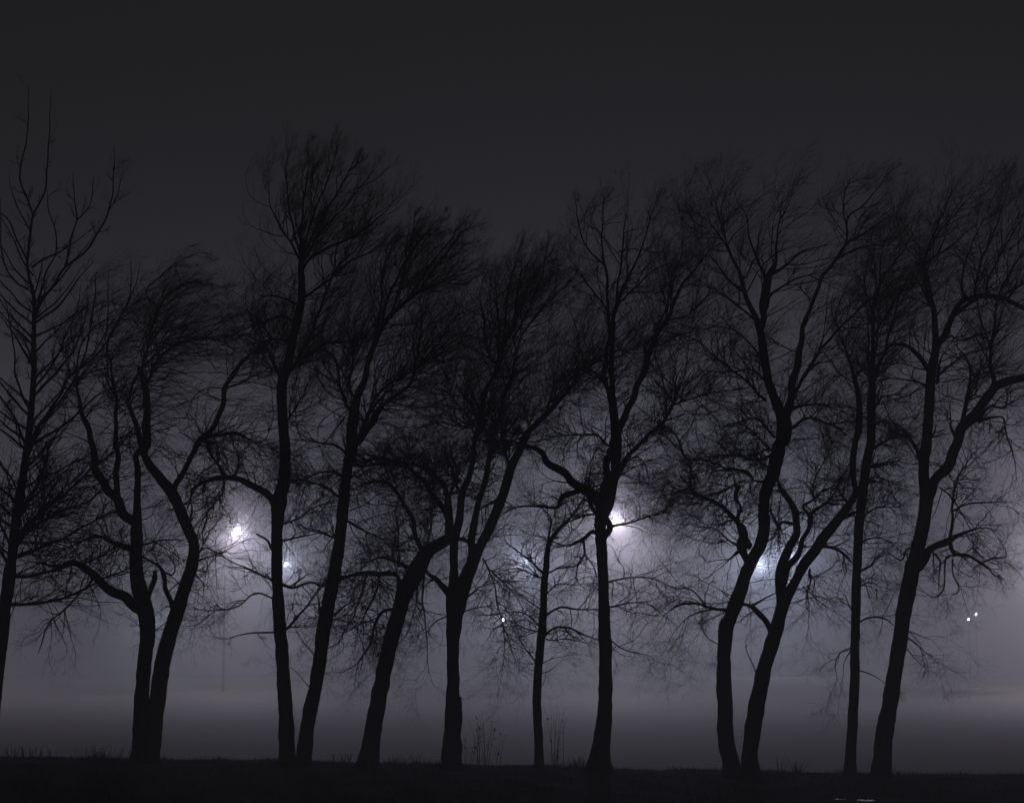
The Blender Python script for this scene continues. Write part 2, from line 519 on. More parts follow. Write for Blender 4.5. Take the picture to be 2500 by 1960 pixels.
for s in [
    ('A', (662, 350, 46), (600, 300, 48), (560, 225, 46), (510, 180, 42), (470, 100, 40), 'D', (410, 1690, 28), (370, 1580, 24), (350, 1480, 16), (335, 1400, 8)),
    ('A', (590, 270, 30), (568, 180, 30), (565, 60, 28), 'D', (510, 1560, 18), (500, 1430, 16), (488, 1340, 9)),
    ('A', (668, 765, 52), (610, 720, 50), (560, 690, 48), (490, 640, 44), (440, 580, 38), (350, 550, 28), (280, 560, 18), (180, 540, 9)),
    ('A', (838, 190, 30), (880, 120, 28), (930, 20, 24), 'D', (860, 1690, 28), (930, 1610, 25), (960, 1550, 24), (990, 1440, 22), (1040, 1350, 17), (1100, 1280, 12), (1200, 1240, 6)),
    ('D', (880, 1660, 18), (950, 1640, 15), (1050, 1640, 12), (1130, 1680, 8), (1200, 1700, 5)),
    ('D', (640, 1420, 16), (700, 1300, 13), (790, 1240, 10), (900, 1210, 7), (1000, 1230, 4)),
    ('D', (620, 1360, 14), (660, 1200, 11), (710, 1060, 8), (770, 1000, 6), (860, 970, 5), (1000, 1000, 3), (1100, 1060, 2)),
    ('D', (700, 1080, 6), (640, 1010, 5), (720, 930, 4), (800, 870, 3), (870, 840, 2)),
    ('D', (490, 1350, 9), (470, 1250, 8), (520, 1140, 6), (620, 1080, 4)),
    ('D', (335, 1410, 9), (350, 1270, 8), (420, 1160, 6), (530, 1100, 3)),
    ('D', (560, 1500, 14), (600, 1380, 12), (680, 1290, 9), (780, 1170, 6), (900, 1140, 3)),
    ('D', (1000, 1430, 10), (1080, 1400, 8), (1140, 1370, 4)),
    ('A', (845, 800, 24), (826, 740, 25), (806, 660, 22), (780, 570, 17), (700, 520, 8), (640, 490, 5)),
    ('A', (790, 590, 10), (835, 600, 9), (848, 560, 7), (830, 530, 5)),
    ('A', (940, 545, 14), (1000, 520, 9), (1060, 510, 8), (1140, 545, 6), (1250, 590, 5), (1300, 640, 3)),
    ('A', (950, 500, 12), (1000, 470, 8), (1060, 500, 6), (1120, 470, 4), (1180, 440, 3)),
    ('A', (945, 600, 9), (985, 650, 6), (985, 700, 3)),
    ('A', (640, 480, 30), (570, 450, 24), (500, 420, 18), (420, 430, 12), (330, 470, 7)),
    ('A', (640, 470, 12), (760, 440, 9), (860, 430, 6)),
    ('A', (910, 380, 14), (930, 300, 10), (925, 230, 7), (960, 160, 5)),
]:
    t.limb(*s)
t.limb('A', (712, 740, 24), (728, 680, 23), (742, 620, 25), (748, 588, 20), blunt=True, twigs=0, name='broken_stub')
t.crown(n1=433, l1=(0.50, 1.50), hi_len=1.9, n2=8, n3=5, upper=1.32, pull=(0.36, 0.43, 0.43))

# --- tall tree with a broom-shaped top
t = Tree('bare_tree', 'tallest bare tree with a dense broom-shaped top and an arching side limb', 44.4, (700, 1858), ROW,
         sweep=(0.5, 0, 1.0), low=(0.1, 0, -0.15), z_lo=5.6, z_hi=7.8)
t.limb('A', (1393, 1515, 78), (1386, 1300, 74), (1372, 1050, 64), (1352, 800, 60), (1345, 650, 55), (1343, 450, 53), (1346, 330, 62), (1352, 250, 74), (1375, 150, 57), (1382, 0, 54),
       'D', (1242, 1600, 45), (1236, 1450, 46), (1245, 1380, 46), (1270, 1310, 38), (1290, 1200, 36), (1310, 1120, 38), (1325, 1020, 33), (1321, 900, 27), (1330, 800, 21), trunk=True, to_ground=True)
for s in [
    ('A', (1345, 275, 44), (1280, 200, 36), (1220, 160, 32), (1150, 135, 28), (1090, 130, 25), (1000, 150, 18), (940, 185, 13), (920, 240, 8)),
    ('A', (1090, 125, 20), (1060, 70, 15), (1020, 10, 12), (990, -60, 8)),
    ('A', (1130, 130, 12), (1155, 60, 9), (1150, 10, 6)),
    ('A', (1085, 140, 12), (1080, 200, 10), (1040, 260, 8), (975, 350, 6), (955, 400, 4)),
    ('A', (1335, 640, 10), (1260, 600, 8), (1190, 570, 6), (1100, 560, 3)),
    ('A', (1335, 720, 10), (1240, 690, 8), (1140, 760, 7), (1040, 775, 5), (910, 765, 3)),
    ('A', (1040, 778, 5), (960, 840, 4), (875, 852, 2)),
    ('A', (1330, 880, 10), (1200, 885, 7), (1115, 905, 4)),
    ('A', (1350, 640, 18), (1420, 665, 14), (1500, 640, 12), (1570, 655, 8)),
    ('A', (1370, 880, 14), (1450, 800, 11), (1510, 720, 9), (1560, 660, 6)),
    ('A', (1360, 360, 12), (1440, 330, 9), (1530, 270, 7), (1620, 240, 4)),
    ('A', (1355, 440, 12), (1440, 420, 8), (1540, 400, 5)),
    ('D', (1240, 1400, 20), (1205, 1340, 16), (1190, 1290, 12), (1160, 1240, 8), (1090, 1200, 5)),
    ('D', (1245, 1590, 10), (1290, 1540, 8), (1320, 1480, 5)),
    ('E', (175, 1100, 20), (230, 1050, 16), (300, 1005, 14), (360, 965, 11), (440, 960, 6)),
    ('E', (205, 1080, 16), (260, 990, 15), (300, 880, 14), (350, 760, 11), (390, 650, 8), (480, 560, 5)),
    ('E', (250, 770, 18), (300, 735, 13), (370, 680, 11), (460, 610, 9), (560, 560, 6)),
    ('E', (245, 650, 16), (290, 590, 13), (400, 530, 12), (520, 470, 11), (590, 410, 6)),
    ('E', (240, 600, 16), (190, 520, 10), (140, 430, 8), (105, 350, 5), (100, 290, 3)),
    ('E', (240, 590, 15), (215, 480, 10), (185, 350, 8), (180, 190, 3)),
    ('E', (240, 580, 16), (245, 430, 11), (265, 280, 8), (280, 150, 3)),
    ('E', (243, 570, 15), (290, 430, 10), (350, 270, 7), (400, 140, 3)),
    ('E', (243, 600, 14), (310, 460, 10), (410, 290, 7), (480, 160, 3)),
    ('E', (245, 620, 14), (330, 480, 10), (450, 350, 7), (560, 210, 3)),
    ('E', (225, 880, 14), (150, 850, 10), (60, 880, 7), (-40, 920, 4)),
    ('E', (235, 800, 12), (170, 770, 9), (90, 760, 6), (20, 800, 3)),
    ('E', (215, 960, 14), (120, 950, 9), (40, 970, 6)),
]:
    t.limb(*s)
t.limb('A', (1340, 500, 15), (1310, 470, 12), (1290, 432, 10), (1245, 405, 9), blunt=True, twigs=0, name='broken_stub')
t.crown(n1=430, l1=(0.45, 1.25), hi_len=1.2, n2=8, n3=5, upper=1.10, pull=(0.42, 0.48, 0.48), fine=0.85)

# --- leaning tree beside it
t = Tree('bare_tree', 'leaning bare tree touching the base of the tallest tree, crown swept up at an angle', 44.0, (742, 1858), ROW,
         sweep=(0.8, 0, 0.75), low=(0.2, 0, -0.3), z_lo=5.4, z_hi=8.0)
t.limb('A', (1470, 1510, 78), (1496, 1300, 69), (1545, 1050, 66), (1572, 850, 69), (1600, 700, 66), (1630, 550, 61), (1650, 400, 56), (1670, 200, 51), (1690, 50, 48),
       'E', (465, 1440, 54), (466, 1340, 50), (480, 1250, 43), (495, 1190, 34), (522, 1130, 27), (536, 1050, 25), (570, 960, 23), (620, 865, 22), (690, 795, 20), (760, 742, 17), (830, 712, 11), (930, 655, 5),
       trunk=True, to_ground=True)
for s in [
    ('E', (478, 1255, 26), (440, 1240, 18), (420, 1180, 15), (410, 1110, 14), (395, 1040, 12), (350, 1000, 7)),
    ('E', (470, 1200, 16), (450, 1150, 13), (458, 1100, 12), (470, 1040, 9), (480, 900, 5)),
    ('E', (600, 895, 14), (620, 780, 12), (680, 650, 11), (760, 520, 8), (850, 420, 3)),
    ('E', (640, 850, 10), (680, 700, 9), (720, 560, 7), (740, 420, 3)),
    ('E', (560, 980, 12), (590, 820, 10), (600, 680, 8), (640, 540, 4)),
    ('E', (760, 745, 12), (850, 610, 8), (950, 480, 4)),
    ('E', (700, 790, 10), (800, 640, 8), (900, 510, 4)),
    ('E', (470, 1420, 34), (540, 1330, 31), (590, 1262, 23), (650, 1202, 18), (720, 1142, 14), (742, 1080, 11), (765, 940, 8), (770, 800, 4)),
    ('E', (742, 1085, 9), (850, 960, 6), (920, 810, 3)),
    ('E', (500, 1370, 20), (530, 1290, 14), (600, 1170, 12), (690, 1110, 10), (750, 1080, 8), (830, 1010, 4)),
    ('E', (500, 1390, 14), (560, 1250, 11), (640, 1160, 8), (740, 1060, 5)),
    ('A', (1600, 650, 26), (1660, 620, 20), (1720, 600, 17), (1790, 585, 13), 'B', (270, 590, 8)),
    ('A', (1570, 850, 16), (1550, 760, 12), (1545, 720, 8)),
    ('A', (1620, 800, 10), (1690, 740, 7), (1760, 700, 4)),
    ('A', (1590, 820, 10), (1650, 820, 7), (1720, 850, 5), (1760, 950, 3)),
    ('A', (1550, 1030, 8), (1500, 960, 6), (1450, 900, 4)),
    ('A', (1530, 1180, 7), (1490, 1130, 5), (1420, 1060, 3)),
    ('A', (1650, 430, 14), (1560, 400, 9), (1470, 370, 6)),
    ('A', (1665, 240, 14), (1580, 180, 10), (1490, 150, 7), (1420, 140, 4)),
    ('E', (470, 1480, 20), (400, 1420, 10), (310, 1400, 7), (220, 1390, 4)),
    ('E', (455, 1560, 16), (360, 1530, 9), (260, 1560, 6), (200, 1570, 4)),
    ('B', (75, 330, 14), (160, 380, 9), (260, 420, 6), (340, 440, 3)),
]:
    t.limb(*s)
t.crown(n1=453, l1=(0.50, 1.50), hi_len=1.5, n2=8, n3=5, upper=0.99, pull=(0.29, 0.36, 0.36))

# --- leaning tree with curling limbs
t = Tree('bare_tree', 'bare tree leaning towards its neighbour with two limbs curling back in arches', 43.8, (900, 1862), ROW,
         sweep=(0.6, 0, 0.6), low=(-0.1, 0, -0.45), z_lo=6.0, z_hi=8.5)
t.limb('B', (192, 1530, 104), (205, 1450, 92), (222, 1350, 83), (257, 1150, 78), (300, 950, 74), (340, 800, 73), (375, 685, 80), (420, 605, 88), (452, 540, 80), (485, 490, 66), (540, 455, 57), (590, 420, 52),
       'I', (612, 1235, 74), (610, 1130, 64), (602, 1040, 58), (600, 970, 44), trunk=True, to_ground=True)
for s in [
    ('I', (600, 985, 34), (572, 900, 32), (540, 850, 30), (490, 780, 26), (430, 742, 24), (330, 722, 22), (200, 700, 20), (80, 715, 17), (-40, 735, 12), (-160, 740, 7)),
    ('I', (600, 975, 24), (638, 900, 20), (652, 850, 17), (640, 780, 14), (600, 690, 10), (540, 600, 5)),
    ('I', (605, 1130, 44), (540, 1030, 42), (480, 930, 39), (430, 860, 34), (370, 810, 31), (300, 755, 30), (200, 715, 24), (80, 690, 16), (-30, 690, 9)),
    ('I', (425, 1420, 46), (370, 1320, 37), (345, 1230, 36), (330, 1130, 36), (280, 1040, 36), (230, 970, 32), (170, 890, 30), (100, 852, 24), (0, 862, 18), (-90, 900, 9)),
    ('B', (345, 660, 26), (345, 610, 22), (300, 592, 24), (240, 595, 22), (130, 602, 17), (40, 630, 9)),
    ('B', (345, 770, 20), (280, 772, 15), (235, 825, 14), (205, 930, 12), (150, 1030, 6)),
    ('B', (380, 560, 24), (330, 540, 18), (260, 520, 12), (190, 540, 7)),
    ('I', (440, 1380, 16), (460, 1250, 13), (475, 1110, 11), (450, 960, 6)),
    ('I', (360, 1380, 12), (230, 1380, 9), (130, 1380, 5)),
    ('I', (228, 1500, 16), (228, 1300, 12), (225, 1200, 10), (195, 1100, 6)),
    ('I', (330, 1150, 12), (270, 1150, 9), (220, 1210, 7), (190, 1330, 4)),
    ('B', (330, 790, 9), (290, 880, 7), (250, 960, 4)),
    ('B', (250, 600, 12), (230, 700, 9), (180, 800, 7), (170, 900, 4)),
    ('B', (190, 600, 10), (160, 700, 8), (120, 820, 6), (60, 900, 3)),
    ('B', (470, 560, 12), (460, 680, 9), (470, 800, 7), (480, 930, 5), (490, 1060, 3)),
    ('B', (440, 600, 10), (430, 740, 7), (395, 860, 4)),
    ('I', (250, 720, 14), (330, 600, 9), (420, 520, 6), (440, 420, 4)),
    ('I', (100, 700, 12), (150, 600, 8), (230, 520, 5)),
    ('I', (270, 780, 10), (230, 890, 6), (130, 930, 3)),
]:
    t.limb(*s)
t.crown(n1=433, l1=(0.50, 1.44), hi_len=1.2, n2=8, n3=5, upper=0.55, pull=(0.18, 0.22, 0.25), wander=0.24)

# --- tree dividing into three stems
t = Tree('bare_tree', 'stout bare tree dividing into three rising stems, an old stub low on its trunk', 44.5, (1102, 1868), ROW,
         sweep=(0.62, 0, 0.85), low=(0.0, 0, -0.4), z_lo=5.6, z_hi=8.2)
t.limb('B', (600, 1540, 98), (601, 1450, 88), (604, 1350, 80), (608, 1200, 68), (607, 1000, 58), (611, 850, 74), (628, 720, 100), (660, 640, 78), (695, 560, 62), (730, 480, 54),
       'I', (860, 1320, 72), (920, 1200, 74), (970, 1080, 74), (1020, 960, 74), (1050, 850, 70), (1082, 740, 68), (1130, 650, 60), (1180, 540, 56), (1222, 470, 50), (1300, 390, 46), (1380, 310, 43), (1450, 232, 32), (1530, 150, 26),
       'E', (1424, 1160, 16), (1500, 1080, 11), (1570, 1020, 6), trunk=True, to_ground=True)
t.limb('B', (612, 760, 56), (610, 660, 50), (611, 580, 44), 'I', (647, 1500, 62), (645, 1360, 66), (660, 1250, 70), (690, 1130, 60), (700, 1000, 55), (720, 920, 50), (750, 850, 48), (790, 700, 40), (800, 560, 36), (840, 400, 32), (868, 250, 40),
       (892, 150, 34), (950, 50, 27), 'E', (1110, 1060, 28), (1132, 970, 25), (1180, 880, 21), (1190, 770, 14), (1210, 650, 7), trunk=True, slope=0.25)
t.limb('I', (760, 1490, 60), (785, 1400, 60), (780, 1300, 55), (800, 1180, 50), (822, 1050, 50), (850, 960, 46), (890, 830, 45), (910, 700, 38), (940, 600, 34), (960, 450, 30), (1000, 350, 30), (1025, 200, 33), (1070, 130, 30), (1100, 20, 20),
       'E', (1180, 1040, 10), (1210, 940, 8), (1290, 830, 6), (1420, 700, 3), trunk=True, slope=-0.2)
t.limb('B', (630, 1460, 44), (634, 1330, 40), (634, 1240, 32), (632, 1195, 22), blunt=True, twigs=0, slope=0.0, name='broken_stub')
for s in [
    ('B', (605, 720, 40), (560, 660, 30), (520, 625, 25), (485, 595, 16), (470, 540, 10)),
    ('I', (1075, 760, 30), (1042, 660, 24), (1018, 560, 19), (1010, 440, 12)),
    ('I', (700, 935, 24), (670, 890, 21), (645, 810, 15), (610, 700, 9)),
    ('E', (1108, 1065, 16), (1062, 1000, 12), (1042, 860, 9), (1030, 770, 4)),
    ('E', (1110, 1050, 14), (1108, 900, 10), (1098, 700, 5)),
    ('E', (1130, 980, 12), (1140, 830, 10), (1160, 700, 7), (1200, 560, 3)),
    ('E', (1170, 950, 10), (1230, 840, 8), (1290, 700, 6), (1330, 520, 3)),
    ('E', (1185, 850, 9), (1240, 720, 7), (1310, 610, 4)),
    ('E', (1050, 960, 9), (960, 930, 7), (870, 935, 3)),
    ('I', (800, 480, 16), (770, 410, 13), (700, 300, 12), (600, 190, 9), (480, 110, 6), (320, 120, 3)),
    ('I', (830, 430, 14), (795, 300, 10), (760, 120, 6), (740, 0, 3)),
    ('I', (1350, 340, 14), (1380, 220, 11), (1410, 80, 7), (1440, -60, 4)),
    ('I', (1230, 460, 14), (1200, 360, 9), (1170, 280, 6), (1080, 270, 3)),
    ('I', (790, 450, 14), (640, 430, 9), (520, 400, 6), (430, 430, 4)),
    ('I', (690, 1290, 30), (730, 1300, 28), (775, 1320, 30)),
    ('I', (965, 1000, 24), (900, 1030, 18), (850, 1060, 10)),
    ('I', (865, 1440, 14), (910, 1520, 12), (950, 1620, 10), 'B', (825, 760, 8), (850, 840, 7), (858, 920, 5), (855, 1000, 3)),
    ('B', (790, 580, 9), (850, 640, 7), (910, 700, 5), (960, 790, 3)),
    ('B', (845, 840, 6), (880, 920, 5), (920, 1050, 2)),
    ('B', (660, 720, 14), (700, 690, 10), (730, 665, 6)),
    ('I', (1200, 500, 14), (1110, 480, 10), (1040, 480, 7), (960, 500, 4)),
    ('B', (640, 790, 8), (720, 760, 6), (800, 750, 3)),
    ('B', (590, 800, 8), (520, 830, 6), (475, 890, 3)),
]:
    t.limb(*s)
t.crown(n1=638, mid=3.0, mid_z=6.7, l1=(0.50, 1.44), hi_len=1.5, n2=8, n3=5, upper=0.77, pull=(0.26, 0.30, 0.32))

# --- thin young tree
t = Tree('young_bare_tree', 'thin young bare tree, the slimmest and shortest of the row, with fine spreading twigs', 45.0, (1316, 1870), ROW,
         sweep=(0.2, 0, 0.5), low=(0.1, 0, -0.05), z_lo=6, z_hi=9)
t.limb('B', (1025, 1540, 46), (1022, 1400, 43), (1017, 1300, 42), (1014, 1200, 42), (1022, 1050, 40), (1035, 900, 39), (1045, 780, 36), (1050, 650, 34), (1060, 560, 30), (1066, 480, 26), (1082, 430, 22), (1130, 370, 17), (1180, 320, 13), (1230, 250, 9), (1280, 160, 5), trunk=True, to_ground=True)
for s in [
    ('B', (1070, 450, 14), (1076, 390, 10), (1080, 330, 8), (1060, 300, 6), (1020, 260, 3)),
    ('B', (1050, 600, 14), (1000, 550, 10), (950, 510, 8), (860, 440, 4)),
    ('B', (1045, 620, 10), (990, 600, 7), (920, 570, 5), (840, 580, 3)),
    ('B', (1045, 810, 14), (1080, 780, 12), (1130, 758, 11), (1200, 770, 9), (1310, 770, 5)),
    ('B', (1035, 920, 14), (1070, 875, 12), (1115, 855, 11), (1180, 860, 9), (1260, 900, 7), (1340, 930, 5), (1420, 985, 3)),
    ('B', (1035, 860, 10), (960, 790, 7), (880, 782, 5), (780, 800, 3)),
    ('B', (1035, 880, 9), (960, 860, 6), (890, 830, 4)),
    ('B', (1018, 1040, 8), (960, 960, 6), (920, 900, 4), (900, 860, 3)),
    ('B', (1055, 600, 10), (1120, 570, 8), (1200, 560, 6), (1240, 530, 4)),
    ('B', (1050, 700, 8), (1120, 650, 6), (1200, 650, 4), (1290, 640, 2)),
    ('B', (1045, 780, 8), (980, 730, 6), (900, 680, 4), (850, 650, 2)),
    ('B', (1025, 1040, 6), (1080, 1010, 4), (1160, 995, 2)),
    ('B', (1025, 1080, 5), (1070, 1070, 4), (1130, 1020, 2)),
    ('B', (1020, 1150, 5), (1045, 1130, 4), (1055, 1100, 2)),
    ('B', (1040, 900, 8), (1080, 920, 6), (1160, 915, 4), (1290, 935, 2)),
]:
    t.limb(*s)
t.crown(n1=151, l1=(0.35, 1.06), hi_len=1.0, n2=6, n3=3.2, pull=(0.12, 0.13, 0.14), z_min=1.7, wander=0.22)

# --- tree with a knot hole
t = Tree('bare_tree', 'straight bare tree with a swollen knot hole where its first limbs part', 44.2, (1462, 1880), ROW,
         sweep=(0.4, 0, 1.0), low=(0.2, 0, -0.12), z_lo=5.6, z_hi=8.4)
t.limb('B', (1315, 1570, 122), (1318, 1500, 108), (1324, 1440, 92), (1332, 1380, 84), (1345, 1250, 70), (1346, 1100, 64), (1346, 950, 62), (1341, 850, 60), (1336, 650, 51), (1328, 480, 52), (1323, 410, 54), (1322, 360, 56), (1329, 310, 70), (1342, 260, 86), (1370, 200, 58), (1392, 110, 42),
       'G', (385, 1470, 42), (392, 1400, 46), (386, 1330, 50), (378, 1250, 40), (370, 1150, 26), (366, 1000, 24), (370, 900, 22), (372, 820, 21), (390, 750, 19), (430, 650, 14), (500, 500, 9), (560, 300, 3), trunk=True, to_ground=True)
t.limb('B', (1302, 1580, 70), (1285, 1525, 54), (1282, 1495, 38), (1288, 1475, 24), twigs=0, slope=-0.1, name='root_flare')
for s in [
    ('B', (1340, 270, 44), (1335, 200, 40), (1350, 100, 36), (1370, 20, 32), 'G', (378, 1360, 30)),
    ('B', (1335, 270, 60), (1295, 230, 54), (1240, 190, 46), (1180, 140, 40), (1120, 90, 38), (1060, 50, 32), 'E', (1296, 1445, 24), (1240, 1420, 13), (1160, 1400, 6)),
    ('B', (1220, 195, 24), (1140, 225, 20), (1115, 270, 16), (1030, 270, 13), (940, 270, 9), (860, 300, 4)),
    ('B', (1325, 425, 32), (1354, 404, 34), (1369, 376, 33), (1366, 344, 32), (1348, 320, 32), (1335, 300, 28)),
    ('B', (1370, 370, 16), (1420, 358, 11), (1480, 345, 9), (1580, 310, 7), (1660, 285, 3)),
    ('B', (1330, 310, 14), (1260, 310, 10), (1190, 335, 7), (1120, 380, 4)),
    ('B', (1310, 320, 20), (1275, 260, 16), (1265, 190, 11), (1270, 100, 7)),
    ('G', (383, 1400, 36), (405, 1310, 34), (440, 1230, 31), (480, 1150, 29), (510, 1070, 28), (532, 990, 28), (570, 900, 25), (620, 820, 20), (680, 680, 15), (740, 600, 11), (830, 480, 4)),
    ('G', (620, 810, 12), (640, 640, 8), (690, 520, 6), (690, 400, 3)),
    ('G', (535, 980, 12), (520, 940, 10), (570, 870, 9), (640, 700, 6), (640, 600, 3)),
    ('G', (630, 820, 10), (720, 790, 7), (820, 700, 4)),
    ('G', (372, 1220, 26), (345, 1150, 23), (335, 1070, 20), (345, 950, 18), (355, 850, 15), (350, 740, 13), (340, 600, 12), (322, 450, 8), (330, 260, 3)),
    ('G', (330, 560, 10), (250, 480, 8), (212, 380, 6), (205, 290, 3)),
    ('G', (372, 830, 12), (400, 640, 10), (420, 450, 7), (440, 300, 3)),
    ('G', (385, 760, 10), (480, 660, 9), (560, 590, 7), (630, 560, 3)),
    ('G', (350, 780, 10), (280, 680, 8), (210, 600, 6), (150, 570, 3)),
    ('G', (395, 1510, 24), (450, 1440, 20), (530, 1360, 18), (600, 1290, 16), (650, 1210, 13), (668, 1080, 7), (650, 1050, 4)),
    ('G', (645, 1215, 10), (740, 1180, 8), (850, 1150, 5), (960, 1140, 3)),
    ('G', (650, 1210, 9), (610, 1130, 7), (600, 1080, 4)),
    ('G', (345, 1130, 12), (290, 1060, 8), (200, 1080, 6), (100, 1180, 4)),
    ('G', (340, 1010, 10), (270, 1010, 8), (180, 1090, 6), (110, 1180, 4), (0, 1260, 3)),
    ('G', (350, 1400, 12), (290, 1350, 9), (200, 1350, 7), (90, 1360, 4)),
    ('B', (1330, 420, 24), (1290, 392, 22), (1240, 420, 19), (1175, 460, 12)),
    ('B', (1240, 425, 12), (1242, 500, 10), (1215, 545, 9), (1208, 610, 5)),
    ('B', (1240, 500, 8), (1290, 560, 6), (1310, 610, 3)),
    ('B', (1345, 640, 12), (1440, 620, 8), (1560, 615, 6), (1660, 660, 3)),
    ('B', (1350, 760, 10), (1450, 740, 7), (1560, 730, 4)),
    ('B', (1350, 900, 8), (1430, 960, 6), (1560, 995, 3)),
    ('B', (1395, 170, 16), (1440, 70, 12), (1500, 30, 9), (1540, 80, 6), (1560, 150, 3)),
    ('G', (395, 990, 9), (470, 950, 7), (540, 920, 4)),
]:
    t.limb(*s)
t.crown(n1=524, l1=(0.50, 1.44), hi_len=1.3, n2=8, n3=4.6, upper=0.83, pull=(0.22, 0.26, 0.29))


# --- twin-stemmed tree
t = Tree('bare_tree', 'big twin-stemmed bare tree whose stems part at the ground, with burrs and tangled branches', 43.6, (1810, 1880), ROW,
         sweep=(0.9, 0, 0.62), low=(0.0, 0, -0.25), z_lo=5.8, z_hi=8.6)
t.limb('C', (376, 1570, 92), (362, 1490, 82), (344, 1400, 79), (335, 1200, 74), (332, 1000, 66), (345, 850, 74), 'K', (480, 1580, 110), (545, 1420, 122), (600, 1250, 106), (660, 1100, 104), (740, 950, 104), (770, 800, 100), (770, 650, 92), (790, 500, 96), (840, 370, 106), (880, 200, 118), (900, 100, 98),
       'G', (1160, 1380, 70), (1165, 1290, 66), (1128, 1200, 46), (1092, 1100, 41), (1076, 1000, 40), (1060, 900, 39), (1040, 820, 30), (1010, 760, 24), (985, 700, 21), (960, 600, 17), (920, 520, 12), (880, 400, 7), (830, 210, 2.5), trunk=True, to_ground=True)
t.limb('C', (462, 1570, 88), (460, 1450, 76), (490, 1250, 79), (530, 1050, 72), 'K', (865, 1690, 120), (900, 1560, 112), (940, 1430, 100), (1030, 1260, 78), (1110, 1110, 86), (1190, 1010, 90), (1260, 900, 86), (1350, 790, 80), (1430, 690, 74), (1485, 610, 62), (1535, 510, 52), (1512, 400, 50), (1512, 250, 54), (1530, 100, 50),
       'H', (371, 1330, 34), (375, 1200, 26), (352, 1080, 19), (320, 980, 13), (280, 880, 7), trunk=True, slope=-0.08, to_ground=True)
t.limb('K', (925, 1450, 96), (900, 1250, 82), (922, 1120, 84), (980, 980, 70), (1040, 870, 60), (1036, 750, 58), (1018, 650, 58), (960, 560, 48), (905, 485, 42), (880, 400, 24), (850, 300, 12), trunk=True, slope=0.35)
